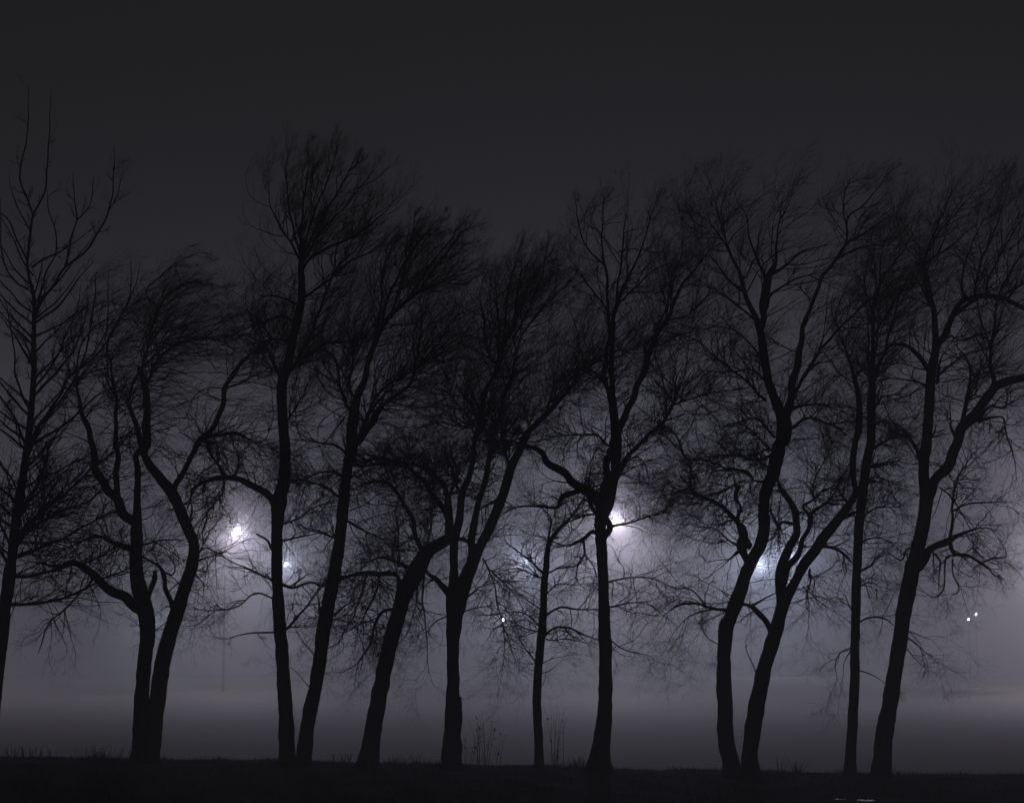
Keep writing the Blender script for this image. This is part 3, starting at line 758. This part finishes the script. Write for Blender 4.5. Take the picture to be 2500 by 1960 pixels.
for s in [
    ('K', (930, 1310, 46), (962, 1190, 54), (1020, 1080, 56), (1060, 990, 46), (1092, 900, 44), (1150, 800, 38), (1172, 700, 30), (1300, 590, 22), (1360, 520, 12)),
    ('K', (640, 960, 66), (600, 870, 54), (560, 790, 46), (500, 720, 40), (410, 640, 36), (330, 580, 31), (230, 540, 28), (155, 500, 25), (155, 400, 22), (145, 270, 26), (100, 200, 20), (60, 80, 18), (0, 10, 15), 'G', (570, 1290, 8)),
    ('K', (655, 1115, 62), (600, 1050, 62), (578, 970, 84), (598, 890, 74), (600, 820, 50)),
    ('K', (575, 1000, 40), (530, 1030, 26), (498, 1062, 18)),
    ('K', (560, 780, 30), (550, 700, 24), (575, 640, 22), (540, 560, 34), (545, 490, 28), (525, 445, 18), (440, 512, 15), (330, 542, 9)),
    ('K', (770, 430, 26), (690, 420, 19), (620, 350, 22), (560, 330, 19), (440, 310, 17), (330, 260, 13), (200, 250, 6)),
    ('K', (810, 220, 30), (720, 252, 22), (620, 235, 18), (480, 210, 15), (300, 220, 11), (170, 240, 5)),
    ('K', (820, 160, 26), (720, 60, 17), (650, -10, 12), (560, -60, 8)),
    ('K', (620, 240, 12), (720, 190, 10), (790, 160, 8)),
    ('K', (850, 1720, 52), (795, 1620, 50), (742, 1530, 48), (690, 1482, 42), (620, 1455, 26), (570, 1440, 20)),
    ('K', (660, 1465, 22), (760, 1410, 17), (860, 1365, 9)),
    ('K', (480, 1500, 36), (350, 1490, 26), (240, 1450, 22), (130, 1440, 18), (40, 1470, 12), (-60, 1540, 7), (-120, 1640, 4)),
    ('K', (290, 1475, 18), (230, 1390, 14), (150, 1330, 11), (20, 1310, 7), (-100, 1250, 4)),
    ('K', (350, 1490, 16), (210, 1520, 13), (100, 1590, 9), (20, 1690, 5), (-40, 1800, 3)),
    ('K', (480, 1490, 10), (400, 1540, 7), (280, 1600, 5), (220, 1700, 3)),
    ('K', (550, 960, 24), (480, 920, 16), (400, 850, 13), (330, 810, 9), (230, 810, 5)),
    ('K', (520, 740, 18), (430, 770, 12), (300, 790, 8), (150, 740, 4)),
    ('K', (270, 560, 14), (180, 610, 10), (80, 620, 6), (0, 590, 3)),
    ('K', (160, 500, 12), (80, 500, 8), (0, 470, 4)),
    ('K', (1250, 970, 30), (1340, 975, 26), (1430, 1030, 23), (1500, 1100, 14)),
    ('K', (1150, 1160, 20), (1155, 1260, 16), (1130, 1340, 14), (1140, 1450, 9), (1145, 1620, 4)),
    ('K', (1140, 1180, 12), (1190, 1260, 10), (1180, 1370, 7), (1240, 1480, 4)),
    ('K', (1090, 1300, 10), (1190, 1390, 8), (1330, 1500, 6), (1490, 1600, 3)),
    ('K', (1400, 740, 34), (1480, 715, 36), (1542, 690, 26)),
    ('K', (1160, 720, 30), (1100, 640, 24), (1180, 580, 20), (1270, 500, 14), (1350, 490, 7)),
    ('K', (900, 820, 34), (860, 740, 24), (820, 690, 14)),
    ('K', (1000, 780, 30), (920, 770, 24), (880, 830, 14)),
    ('K', (1190, 590, 16), (1170, 470, 13), (1230, 340, 11), (1300, 200, 8), (1370, 30, 5)),
    ('K', (1480, 600, 18), (1400, 520, 12), (1400, 380, 9), (1390, 260, 5)),
    ('G', (1160, 1300, 44), (1192, 1190, 36), (1216, 1080, 34), (1231, 980, 30), (1250, 880, 24), (1280, 780, 19), 'H', (195, 640, 18), (230, 590, 17), (270, 530, 15), (310, 460, 12), (330, 340, 9), (400, 280, 6), (520, 130, 2)),
    ('H', (70, 1170, 20), (120, 1080, 16), (180, 980, 14), (300, 840, 12), (440, 720, 8), (520, 690, 4)),
    ('H', (310, 465, 10), (420, 400, 7), (540, 330, 3)),
    ('H', (270, 535, 10), (400, 480, 7), (550, 470, 3)),
    ('H', (320, 400, 8), (300, 300, 7), (320, 200, 5), (380, 170, 3)),
    ('G', (1060, 860, 32), (1075, 740, 32), (1082, 660, 42), (1100, 600, 30), (1130, 520, 14), (1140, 380, 8), (1200, 250, 4)),
    ('G', (1085, 640, 20), (1050, 560, 14), (1010, 450, 9), (990, 330, 5)),
    ('G', (1100, 610, 18), (1180, 560, 12), (1260, 500, 8), (1328, 480, 4)),
    ('G', (1078, 780, 16), (1110, 700, 12), (1200, 640, 9), (1300, 600, 5)),
    ('G', (1080, 1190, 14), (950, 1070, 10), (850, 990, 8), (750, 910, 6), (620, 870, 3)),
    ('G', (1070, 1020, 12), (1020, 940, 9), (940, 870, 7), (850, 850, 5), (740, 870, 3)),
    ('G', (1080, 1100, 12), (1010, 1050, 8), (900, 1060, 6), (780, 1050, 3)),
    ('G', (1120, 1360, 14), (1040, 1280, 9), (950, 1290, 7), (860, 1330, 4)),
    ('G', (1040, 830, 12), (960, 760, 9), (880, 700, 6), (780, 640, 3)),
    ('G', (920, 520, 9), (860, 420, 7), (780, 330, 4)),
    ('G', (990, 700, 10), (900, 620, 7), (820, 520, 5), (760, 520, 3)),
    ('H', (60, 1230, 20), (130, 1210, 12), (220, 1210, 8)),
    ('H', (60, 1320, 18), (150, 1270, 12), (240, 1300, 8), (300, 1290, 5)),
    ('C', (470, 1240, 10), (500, 1120, 8), (440, 960, 4)),
]:
    t.limb(*s)
t.crown(n1=766, l1=(0.50, 1.50), hi_len=1.45, n2=8, n3=5, upper=0.77, pull=(0.24, 0.30, 0.32))

# --- slim straight tree
t = Tree('bare_tree', 'slim straight bare pole-like tree beside the forked tree with drooping limb', 44.8, (2075, 1885), ROW,
         sweep=(0.75, 0, 0.7), low=(0.2, 0, -0.2), z_lo=6.4, z_hi=8.8)
t.limb('C', (943, 1565, 62), (948, 1450, 54), (955, 1350, 51), (965, 1150, 48), (968, 950, 46), (972, 750, 46), (978, 550, 43), (985, 400, 44), (1000, 250, 46), (1015, 120, 46), (1030, 30, 45),
       'H', (427, 1400, 40), (430, 1330, 39), (432, 1180, 40), (436, 1080, 30), (438, 980, 20), (440, 880, 16), (440, 750, 12), (470, 640, 6), trunk=True, to_ground=True)
for s in [
    ('H', (440, 1110, 24), (470, 1010, 18), (495, 950, 15), (540, 800, 10), (560, 700, 6)),
    ('H', (430, 1120, 18), (415, 1000, 13), (420, 850, 9), (400, 700, 5)),
    ('H', (438, 1060, 12), (460, 900, 9), (470, 780, 6)),
    ('H', (440, 900, 10), (510, 780, 8), (590, 640, 5), (640, 560, 3)),
    ('H', (440, 800, 9), (400, 640, 7), (420, 520, 4)),
    ('H', (445, 740, 9), (500, 600, 7), (580, 500, 5), (640, 380, 3)),
    ('H', (470, 640, 8), (480, 500, 6), (540, 380, 3)),
    ('C', (975, 840, 10), (1030, 810, 8), (1110, 815, 7), (1160, 850, 4)),
    ('C', (985, 590, 14), (1020, 565, 10), (1048, 552, 7)),
    ('C', (985, 450, 10), (1060, 420, 7), (1130, 440, 5), (1200, 500, 3)),
    ('C', (1000, 330, 10), (1070, 280, 7), (1180, 270, 4)),
    ('C', (965, 800, 8), (930, 720, 6), (920, 700, 4)),
    ('C', (968, 950, 8), (900, 980, 6), (870, 1040, 5), (880, 1100, 3)),
    ('C', (970, 1060, 8), (1040, 1080, 6), (1100, 1115, 3)),
    ('C', (960, 950, 6), (920, 1020, 5), (910, 1100, 3)),
    ('C', (980, 660, 8), (1050, 640, 5), (1110, 680, 3)),
    ('H', (430, 1420, 18), (500, 1380, 10), (580, 1340, 6)),
    ('H', (432, 1250, 16), (480, 1180, 9), (560, 1160, 5)),
    ('H', (425, 1500, 18), (470, 1490, 22), (490, 1480, 12)),
    ('H', (430, 1330, 12), (470, 1290, 9), (540, 1300, 6), (590, 1340, 3)),
    ('C', (1010, 170, 14), (1060, 130, 9), (1140, 150, 5)),
]:
    t.limb(*s)
t.crown(n1=252, l1=(0.45, 1.31), hi_len=1.5, n2=8, n3=4.6, upper=0.66, pull=(0.26, 0.30, 0.32))

# --- last tree, wide forked crown
t = Tree('bare_tree', 'bare tree forking wide, one crooked broken limb drooping over the open field', 44.0, (2152, 1888), ROW,
         sweep=(0.62, 0, 0.95), low=(0.35, 0, -0.25), z_lo=6.4, z_hi=9.0)
t.limb('C', (1094, 1575, 96), (1100, 1480, 88), (1115, 1350, 85), (1150, 1150, 76), (1180, 950, 71), (1210, 750, 75), (1245, 580, 76), (1270, 480, 72), (1300, 350, 65), (1313, 240, 65), (1302, 130, 52), (1304, 30, 54),
       'H', (686, 1400, 48), (700, 1200, 45), (710, 1060, 44), (730, 950, 39), (726, 850, 30), (718, 750, 23), (690, 690, 18), (680, 600, 15), (690, 500, 11), (740, 380, 7), (800, 240, 3), trunk=True, to_ground=True)
for s in [
    ('C', (1318, 240, 56), (1342, 190, 50), (1380, 110, 48), 'H', (790, 1480, 50), (850, 1340, 49), (900, 1262, 47), (960, 1182, 44), (1010, 1132, 40), (1080, 1102, 38), (1140, 1082, 34), (1230, 1040, 22), (1320, 960, 12)),
    ('H', (728, 950, 36), (760, 900, 32), (792, 840, 30), (820, 780, 28), (870, 722, 22), (950, 710, 23), (1040, 716, 22), (1140, 762, 22), (1220, 800, 14)),
    ('H', (810, 800, 18), (880, 750, 17), (930, 716, 13)),
    ('H', (708, 1070, 28), (650, 982, 22), (590, 937, 18), (530, 930, 14), (490, 972, 10), (460, 1040, 6)),
    ('H', (672, 1500, 24), (645, 1430, 18), (615, 1380, 13), (590, 1345, 10), (500, 1290, 5)),
    ('H', (1000, 1135, 24), (985, 1000, 18), (1000, 850, 12), (1012, 740, 8)),
    ('H', (990, 980, 12), (960, 880, 9), (930, 770, 6)),
    ('H', (840, 1350, 26), (870, 1200, 19), (890, 1130, 14), (880, 1020, 10), (820, 930, 4)),
    ('H', (885, 1140, 12), (915, 1080, 9), (955, 1060, 5)),
    ('H', (880, 1180, 12), (920, 1150, 9), (910, 1080, 5)),
    ('H', (930, 1290, 18), (980, 1222, 12), (1050, 1225, 9), (1062, 1150, 4)),
    ('H', (880, 1300, 16), (960, 1275, 11), (1042, 1270, 9), (1060, 1360, 8), (1085, 1430, 6), (1105, 1550, 3)),
    ('H', (825, 1370, 16), (805, 1320, 12), (800, 1270, 6)),
    ('H', (735, 1080, 14), (800, 1030, 10), (860, 980, 8), (935, 955, 4)),
    ('H', (735, 1110, 16), (745, 1040, 12), (760, 985, 6)),
    ('H', (750, 930, 12), (800, 890, 9), (840, 910, 6), (960, 880, 3)),
    ('H', (695, 1120, 12), (620, 1100, 8), (500, 1090, 5), (450, 1120, 3)),
    ('H', (700, 1380, 12), (726, 1340, 9), (730, 1320, 5)),
    ('H', (868, 725, 14), (850, 640, 10), (870, 540, 7), (930, 400, 4), (1000, 240, 2)),
    ('H', (910, 715, 13), (920, 620, 10), (970, 480, 7), (1040, 300, 4), (1090, 120, 2)),
    ('H', (960, 712, 12), (980, 620, 10), (1050, 480, 7), (1139, 330, 3)),
    ('H', (1020, 712, 12), (1060, 620, 10), (1130, 520, 7), (1220, 420, 3)),
    ('H', (1060, 722, 12), (1120, 660, 10), (1200, 600, 7), (1280, 560, 3)),
    ('H', (690, 560, 12), (730, 520, 9), (820, 460, 6), (880, 400, 3)),
    ('H', (720, 780, 10), (650, 640, 7), (600, 600, 4)),
    ('H', (700, 500, 9), (740, 420, 7), (880, 260, 4), (960, 160, 2)),
    ('H', (725, 820, 10), (700, 640, 7), (650, 520, 4)),
    # drooping crooked limb over the field
    ('C', (1275, 560, 56), (1320, 500, 40), (1370, 460, 34), (1420, 430, 33), (1480, 405, 18), (1545, 380, 11)),
    ('C', (1425, 435, 24), (1450, 500, 19), (1520, 512, 16), (1570, 540, 15), (1612, 568, 12)),
    ('C', (1590, 540, 10), (1640, 520, 9), (1702, 510, 7), (1680, 450, 5), (1645, 400, 3)),
    ('C', (1428, 425, 17), (1440, 300, 13), (1452, 170, 10), (1480, 100, 8), (1540, 20, 5), (1600, -40, 3)),
    ('C', (1448, 290, 11), (1500, 262, 9), (1600, 252, 7), (1720, 248, 3)),
    ('C', (1340, 488, 12), (1382, 540, 9), (1372, 640, 5)),
    ('C', (1448, 510, 12), (1410, 515, 9), (1402, 600, 8), (1400, 672, 8), (1350, 712, 7), (1305, 690, 4)),
    ('C', (1440, 525, 9), (1445, 600, 7), (1470, 680, 6), (1440, 702, 3)),
    ('C', (1400, 640, 6), (1385, 660, 5), (1360, 640, 3)),
    ('C', (1460, 290, 8), (1520, 340, 6), (1560, 400, 4)),
    ('C', (1380, 180, 9), (1450, 240, 7), (1520, 370, 5), (1610, 490, 3)),
    ('C', (1535, 470, 8), (1590, 520, 6)),
    ('C', (1260, 470, 12), (1215, 480, 10), (1190, 530, 8), (1140, 500, 4)),
    ('C', (1200, 890, 10), (1280, 950, 6), (1360, 1020, 3)),
    ('C', (1190, 930, 8), (1250, 1000, 5), (1320, 1060, 2)),
    ('C', (1215, 870, 8), (1270, 890, 5), (1340, 915, 2)),
]:
    t.limb(*s)
t.crown(n1=423, l1=(0.45, 1.31), hi_len=1.6, n2=7, n3=4.6, upper=1.87, pull=(0.24, 0.29, 0.30))


# ------------------------------------------------------------------ street lamps
def lens_mat(name, col, strength):
    m, nt, b = new_mat(name)
    b.inputs['Base Color'].default_value = (0.8, 0.8, 0.82, 1)
    b.inputs['Emission Color'].default_value = (*col, 1)
    b.inputs['Emission Strength'].default_value = strength
    return m


def lathe(prof, k=12):
    a = np.arange(k) / k * 2 * math.pi
    V = np.array([[r * math.cos(x), r * math.sin(x), z] for r, z in prof for x in a])
    n = len(prof)
    i = np.arange(n * k).reshape(n, k)
    Q = np.stack([i[:-1], np.roll(i[:-1], -1, 1), np.roll(i[1:], -1, 1), i[1:]], -1).reshape(-1, 4)
    return V, Q


def boxmesh(x0, x1, y0, y1, z0, z1, taper=0.0):
    t = taper
    V = np.array([[x0, y0, z0], [x1, y0, z0], [x1, y1, z0], [x0, y1, z0],
                  [x0 + t, y0 + t, z1], [x1 - t, y0 + t, z1], [x1 - t, y1 - t, z1], [x0 + t, y1 - t, z1]])
    Q = np.array([[3, 2, 1, 0], [4, 5, 6, 7], [0, 1, 5, 4], [1, 2, 6, 5], [2, 3, 7, 6], [3, 0, 4, 7]])
    return V, Q


LAMP = 1.45


def street_lamp(name, label, group, u, v, Y, watts, col, arm=0.4, glare=60.0, head=0.26):
    post_top = name == 'path_lamp'
    p = at(u, v, Y)
    if post_top: arm = 0.0
    gx = p[0] - arm
    g = float(ground_z(gx, Y))
    root = empty(name, (gx, Y, g))
    tag(root, label, 'street lamp', group)
    top = p[2] - 0.14 if post_top else p[2] + 0.16
    H = top - g
    V, Q = lathe([(0.0, -0.3), (0.13, -0.3), (0.13, 0.55), (0.10, 0.62), (0.085, 1.4), (0.05, H), (0.0, H + 0.01)])
    mesh_from('pole', V + np.array([gx, Y, g]), Q, STEEL, root)
    m = lens_mat('lamp_glass', col, glare)
    if post_top:
        V, Q = lathe([(0.0, 0.0), (0.06, 0.0), (0.1, 0.02), (0.1, 0.035), (0.0, 0.04)], 14)
        hd = mesh_from('lamp_head', V + np.array([gx, Y, top - 0.01]), Q, STEEL, root)
        V, Q = lathe([(0.0, 0.036), (0.045, 0.045), (0.07, 0.075), (0.076, 0.115), (0.07, 0.155), (0.045, 0.185), (0.0, 0.195)], 10)
        mesh_from('globe', V + np.array([gx, Y, top]), Q, lens_mat('globe_glass', col, watts * LAMP * 1.35), hd)
        return root
    else:
        n = 8
        tt = np.linspace(0, 1, n)
        P = np.stack([gx + (arm - 0.1) * tt, np.full(n, Y), top - 0.06 + 0.05 * np.sin(tt * math.pi / 2)], -1)
        V, Q = tubes(P[None], np.full((1, n), 0.03), 8)
        mesh_from('arm', V, Q, STEEL, root)
        V, Q = boxmesh(p[0] - head, p[0] + head, Y - 0.13, Y + 0.13, p[2] + 0.06, p[2] + 0.17, 0.05)
        hd = mesh_from('lamp_head', V, Q, STEEL, root, smooth=False)
        V, Q = boxmesh(p[0] - head * 0.45, p[0] + head * 0.45, Y - 0.09, Y + 0.09, p[2] - 0.01, p[2] + 0.058, -0.02)
        mesh_from('lens', V, Q, m, hd, smooth=False)
        V, Q = boxmesh(p[0] - head * 0.45 - 0.05, p[0] - head * 0.45 - 0.03, Y - 0.12, Y + 0.12, p[2] - 0.42, p[2] + 0.055)
        mesh_from('added_shield', V, Q, STEEL, hd, smooth=False)  # unseen plate added to keep the lamp's light off its own pole
    pos = (p[0] - gx, 0, p[2] - (0.0 if post_top else 0.10) - g)
    kinds = [('POINT', 1.0)] if group == PATH else [('SPOT', 0.7), ('POINT', 0.3)]
    for kind, share in kinds:
        ld = bpy.data.lights.new('lamp_light', kind)
        ld.energy = watts * LAMP * share
        ld.color = col
        ld.shadow_soft_size = 0.05
        if kind == 'SPOT':                       # shielded luminaire: most of the light goes below the horizontal
            ld.spot_size = math.radians(172)
            ld.spot_blend = 0.35
        lo = bpy.data.objects.new('lamp_light', ld)
        COL.objects.link(lo)
        lo.location = pos
        lo.parent = root
    return root


WHITE = (0.90, 0.83, 1.0)
COOL = (0.66, 0.74, 1.0)
TALL = 'tall street lamps along the road beyond the field'
PATH = 'small lamps far off in the fog'
street_lamp('street_lamp', 'bright street lamp glowing beside the arching limb of the tallest tree', TALL, 579, 1290, 172, 9200, WHITE, 0.9, 70)
street_lamp('street_lamp', 'bright street lamp glaring just beside the knot hole of the straight tree', TALL, 1503, 1265, 168, 9800, WHITE, 0.9, 70)
street_lamp('street_lamp', 'bright street lamp past the last tree, lighting the fog beside it', TALL, 2610, 1262, 170, 19000, WHITE, 0.9, 70)
street_lamp('street_lamp', 'bright street lamp standing beyond the upright tree, lighting the fog there', TALL, -330, 1300, 172, 11000, WHITE, 0.9, 70)
street_lamp('street_lamp', 'cool white street lamp seen between the tallest tree and the leaning tree beside it', PATH, 700, 1376, 236, 3500, COOL, 1.0, 14)
street_lamp('street_lamp', 'cool white street lamp above left of the thin young tree among its twigs', PATH, 1285, 1368, 232, 4500, COOL, 1.0, 14)
street_lamp('path_lamp', 'low lamp shining through drooping twigs beside the thin young tree', PATH, 1228, 1512, 225, 3600, COOL, 0.25, 14, 0.2)
street_lamp('street_lamp', 'cool white street lamp at the edge of the twin-stemmed tree', PATH, 1855, 1376, 226, 5000, COOL, 1.0, 14)
street_lamp('street_lamp', 'cool white street lamp in the gap between stems of the twin-stemmed tree', PATH, 1926, 1357, 232, 4500, COOL, 1.0, 14)
street_lamp('path_lamp', 'lower of two tiny lamps close together over the open field', PATH, 2365, 1511, 240, 260, COOL, 0.25, 14, 0.2)
street_lamp('path_lamp', 'upper of two tiny lamps close together over the open field', PATH, 2383, 1498, 250, 260, COOL, 0.25, 14, 0.2)
street_lamp('path_lamp', 'lamp hidden behind the forked tree, its glow showing in the fork', PATH, 372, 1522, 215, 3200, (0.62, 0.8, 1.0), 0.25, 14, 0.2)


# ------------------------------------------------------------------ weeds, grass, puddles
def weed(name, label, u, Y, h, n, spread, lean=0.1, leafy=True, group='weeds at the edge of the verge'):
    p = at(u, 1860, Y)
    g = float(ground_z(p[0], Y))
    root = empty(name, (p[0], Y, g))
    tag(root, label, 'weeds', group)
    S = np.stack([p[0] + rng.normal(size=n) * spread, Y + rng.normal(size=n) * spread * 0.8, np.zeros(n)], -1)
    S[:, 2] = ground_z(S[:, 0], S[:, 1]) - 0.04
    d = unit(np.stack([rng.normal(size=n) * lean + 0.04, rng.normal(size=n) * lean, np.ones(n)], -1))
    L = h * rng.uniform(0.55, 1.0, n)
    tt = np.linspace(0, 1, 6)
    P = S[:, None] + d[:, None] * (L[:, None] * tt[None])[..., None]
    P[:, :, 0] += (rng.normal(size=n) * 0.10)[:, None] * h * tt[None] ** 2
    RW = 0.006 * (1 - 0.7 * tt)[None] * np.ones((n, 1))
    if n <= 16:
        for k in range(n):
            V, Q = tubes(P[k:k + 1], RW[k:k + 1], 4)
            mesh_from('stem', V, Q, WEED, root)
    else:
        V, Q = tubes(P, RW, 4)
        mesh_from('stem', V, Q, WEED, root)['kind'] = 'stuff'
    if leafy:
        m = n * 5
        pi = rng.integers(0, n, m); ti = rng.integers(1, 6, m)
        q = P[pi, ti]
        a = rng.uniform(0, 6.28, m); l = rng.uniform(0.05, 0.16, m) * min(1.0, h)
        dr = np.stack([np.cos(a), np.sin(a), rng.uniform(0.2, 0.9, m)], -1) * l[:, None]
        pe = np.stack([-np.sin(a), np.cos(a), np.zeros(m)], -1) * (l * 0.12)[:, None]
        V = np.stack([q, q + dr * 0.5 + pe, q + dr, q + dr * 0.5 - pe], 1).reshape(-1, 3)
        mesh_from('leaf', V, np.arange(4 * m).reshape(m, 4), WEED, root, smooth=False)['kind'] = 'stuff'
    return root


weed('weed_clump', 'tall dry weed stalks between the stout three-stemmed tree and the thin tree', 1172, 48.6, 1.3, 16, 0.14, 0.07)
weed('weed_clump', 'tall thin weed stalks between the thin tree and the knot-hole tree', 1356, 48.6, 1.5, 9, 0.09, 0.05)
weed('weed_clump', 'tufted weed at the foot of the twin-stemmed tree, splaying sideways', 1945, 46.3, 0.34, 26, 0.05, 0.55)
weed('weed_clump', 'low weeds at the foot of the slim pole-like tree', 2040, 46.0, 0.16, 26, 0.14, 0.3)
weed('weed_clump', 'low dark weed mound beside the knot-hole tree', 1410, 47.0, 0.3, 46, 0.16, 0.3)
weed('weed_clump', 'thin weed stalks beside the twin-stemmed tree, upright and sparse', 1905, 47.0, 0.5, 5, 0.08, 0.06)
weed('weed_clump', 'low weeds between the leaning tree pair and the tree with arching limbs', 845, 47.6, 0.3, 30, 0.22, 0.3)
weed('weed_clump', 'low weeds between the tree with arching limbs and the stout tree', 1000, 47.6, 0.3, 30, 0.22, 0.3)
weed('weed_clump', 'bushy weeds beside the foot of the upright tree', 60, 47.0, 0.3, 50, 0.3, 0.3)
weed('weed_clump', 'ragged weeds in the gap before the forked tree', 250, 47.5, 0.36, 50, 0.34, 0.3)
weed('weed_clump', 'short weeds at the right foot of the forked tree', 405, 45.4, 0.14, 20, 0.1, 0.4)


def build_grass():
    n = 52000
    x = rng.uniform(-13, 13, n); y = 29 + 18.5 * rng.uniform(0, 1, n) ** 0.8
    z = ground_z(x, y) - 0.01
    wet = (x > 3.9) & (x < 6.6) & (y < 36.0)
    h = np.where(wet, 0.35, 1.0) * rng.uniform(0.03, 0.09, n) * (1 + 0.8 * (rng.uniform(size=n) < 0.04))
    clump = np.sin(x * 1.9 + 1.3 * np.sin(y * 0.9)) * np.sin(y * 1.4 + 1.1 * np.sin(x * 0.7)) + 0.5 * np.sin(x * 5.3 + y)
    h = h * np.clip(0.75 + 0.75 * clump, 0.4, 1.9)
    a = rng.uniform(0, 6.28, n); w = 0.006
    b = np.stack([np.cos(a) * w, np.sin(a) * w, np.zeros(n)], -1)
    tip = np.stack([rng.normal(size=n) * 0.35 * h, rng.normal(size=n) * 0.35 * h, h], -1)
    S = np.stack([x, y, z], -1)
    V = np.stack([S - b, S + b, S + tip], 1).reshape(-1, 3)
    o = mesh_from('grass', V, None, GRASS, T=np.arange(3 * n).reshape(n, 3), smooth=False)
    tag(o, 'short dark grass covering the verge under the trees', 'grass', kind='stuff')


build_grass()


def puddle(u, v, w_px, depth, label):
    Y = 34.0
    for _ in range(12):
        p = at(u, v, Y)
        Y += (float(ground_z(p[0], Y)) - p[2]) / ((p[2] - EYE) / Y)
        Y = min(max(Y, 25), 45)
    p = at(u, v, Y)
    hw = w_px / 2 * Y / F
    k = 20
    a = np.arange(k) / k * 2 * math.pi
    r = 1 + 0.16 * np.sin(2 * a + u) + 0.1 * np.sin(3 * a + 1)
    z = float(ground_z(p[0] + hw * np.cos(a), Y + depth * np.sin(a)).max()) + 0.006
    top = np.stack([p[0] + hw * r * np.cos(a), Y + depth * r * np.sin(a), np.full(k, z)], -1)
    bot = np.stack([p[0] + hw * 1.25 * r * np.cos(a), Y + depth * 1.2 * r * np.sin(a), np.full(k, z - 0.09)], -1)
    V = np.vstack([top, bot, [[p[0], Y, z]]])
    i = np.arange(k); j = (i + 1) % k
    Q = np.stack([i + k, j + k, j, i], -1)
    T = np.stack([np.full(k, 2 * k), i, j], -1)
    o = mesh_from('puddle', V, Q, WATER, T=T, smooth=False)
    tag(o, kind='structure')


WATER, nt_, b_ = new_mat('puddle_water')
b_.inputs['Base Color'].default_value = (0.02, 0.02, 0.022, 1)
b_.inputs['Roughness'].default_value = 0.03
b_.inputs['IOR'].default_value = 1.33
nn = nt_.nodes.new('ShaderNodeTexNoise'); nn.inputs['Scale'].default_value = 9
bb = nt_.nodes.new('ShaderNodeBump'); bb.inputs['Strength'].default_value = 0.02; bb.inputs['Distance'].default_value = 0.01
nt_.links.new(nn.outputs['Fac'], bb.inputs['Height']); nt_.links.new(bb.outputs['Normal'], b_.inputs['Normal'])
puddle(2113, 1954, 36, 0.30, '')
puddle(2050, 1951, 24, 0.12, '')


# ------------------------------------------------------------------ fog
def build_fog():
    V, Q = boxmesh(-300, 300, -25, 450, -4, 24)
    m = bpy.data.materials.new('night_fog')
    m.use_nodes = True
    nt = m.node_tree
    nt.nodes.clear()
    out = nt.nodes.new('ShaderNodeOutputMaterial')
    pv = nt.nodes.new('ShaderNodeVolumePrincipled')
    pv.inputs['Color'].default_value = (0.93, 0.92, 0.95, 1)
    pv.inputs['Density'].default_value = FOG
    pv.inputs['Anisotropy'].default_value = FOG_G
    nt.links.new(pv.outputs['Volume'], out.inputs['Volume'])
    o = mesh_from('haze', V, Q, m, smooth=False)
    tag(o, 'thin even night fog filling the air', 'fog', kind='stuff')


build_fog()
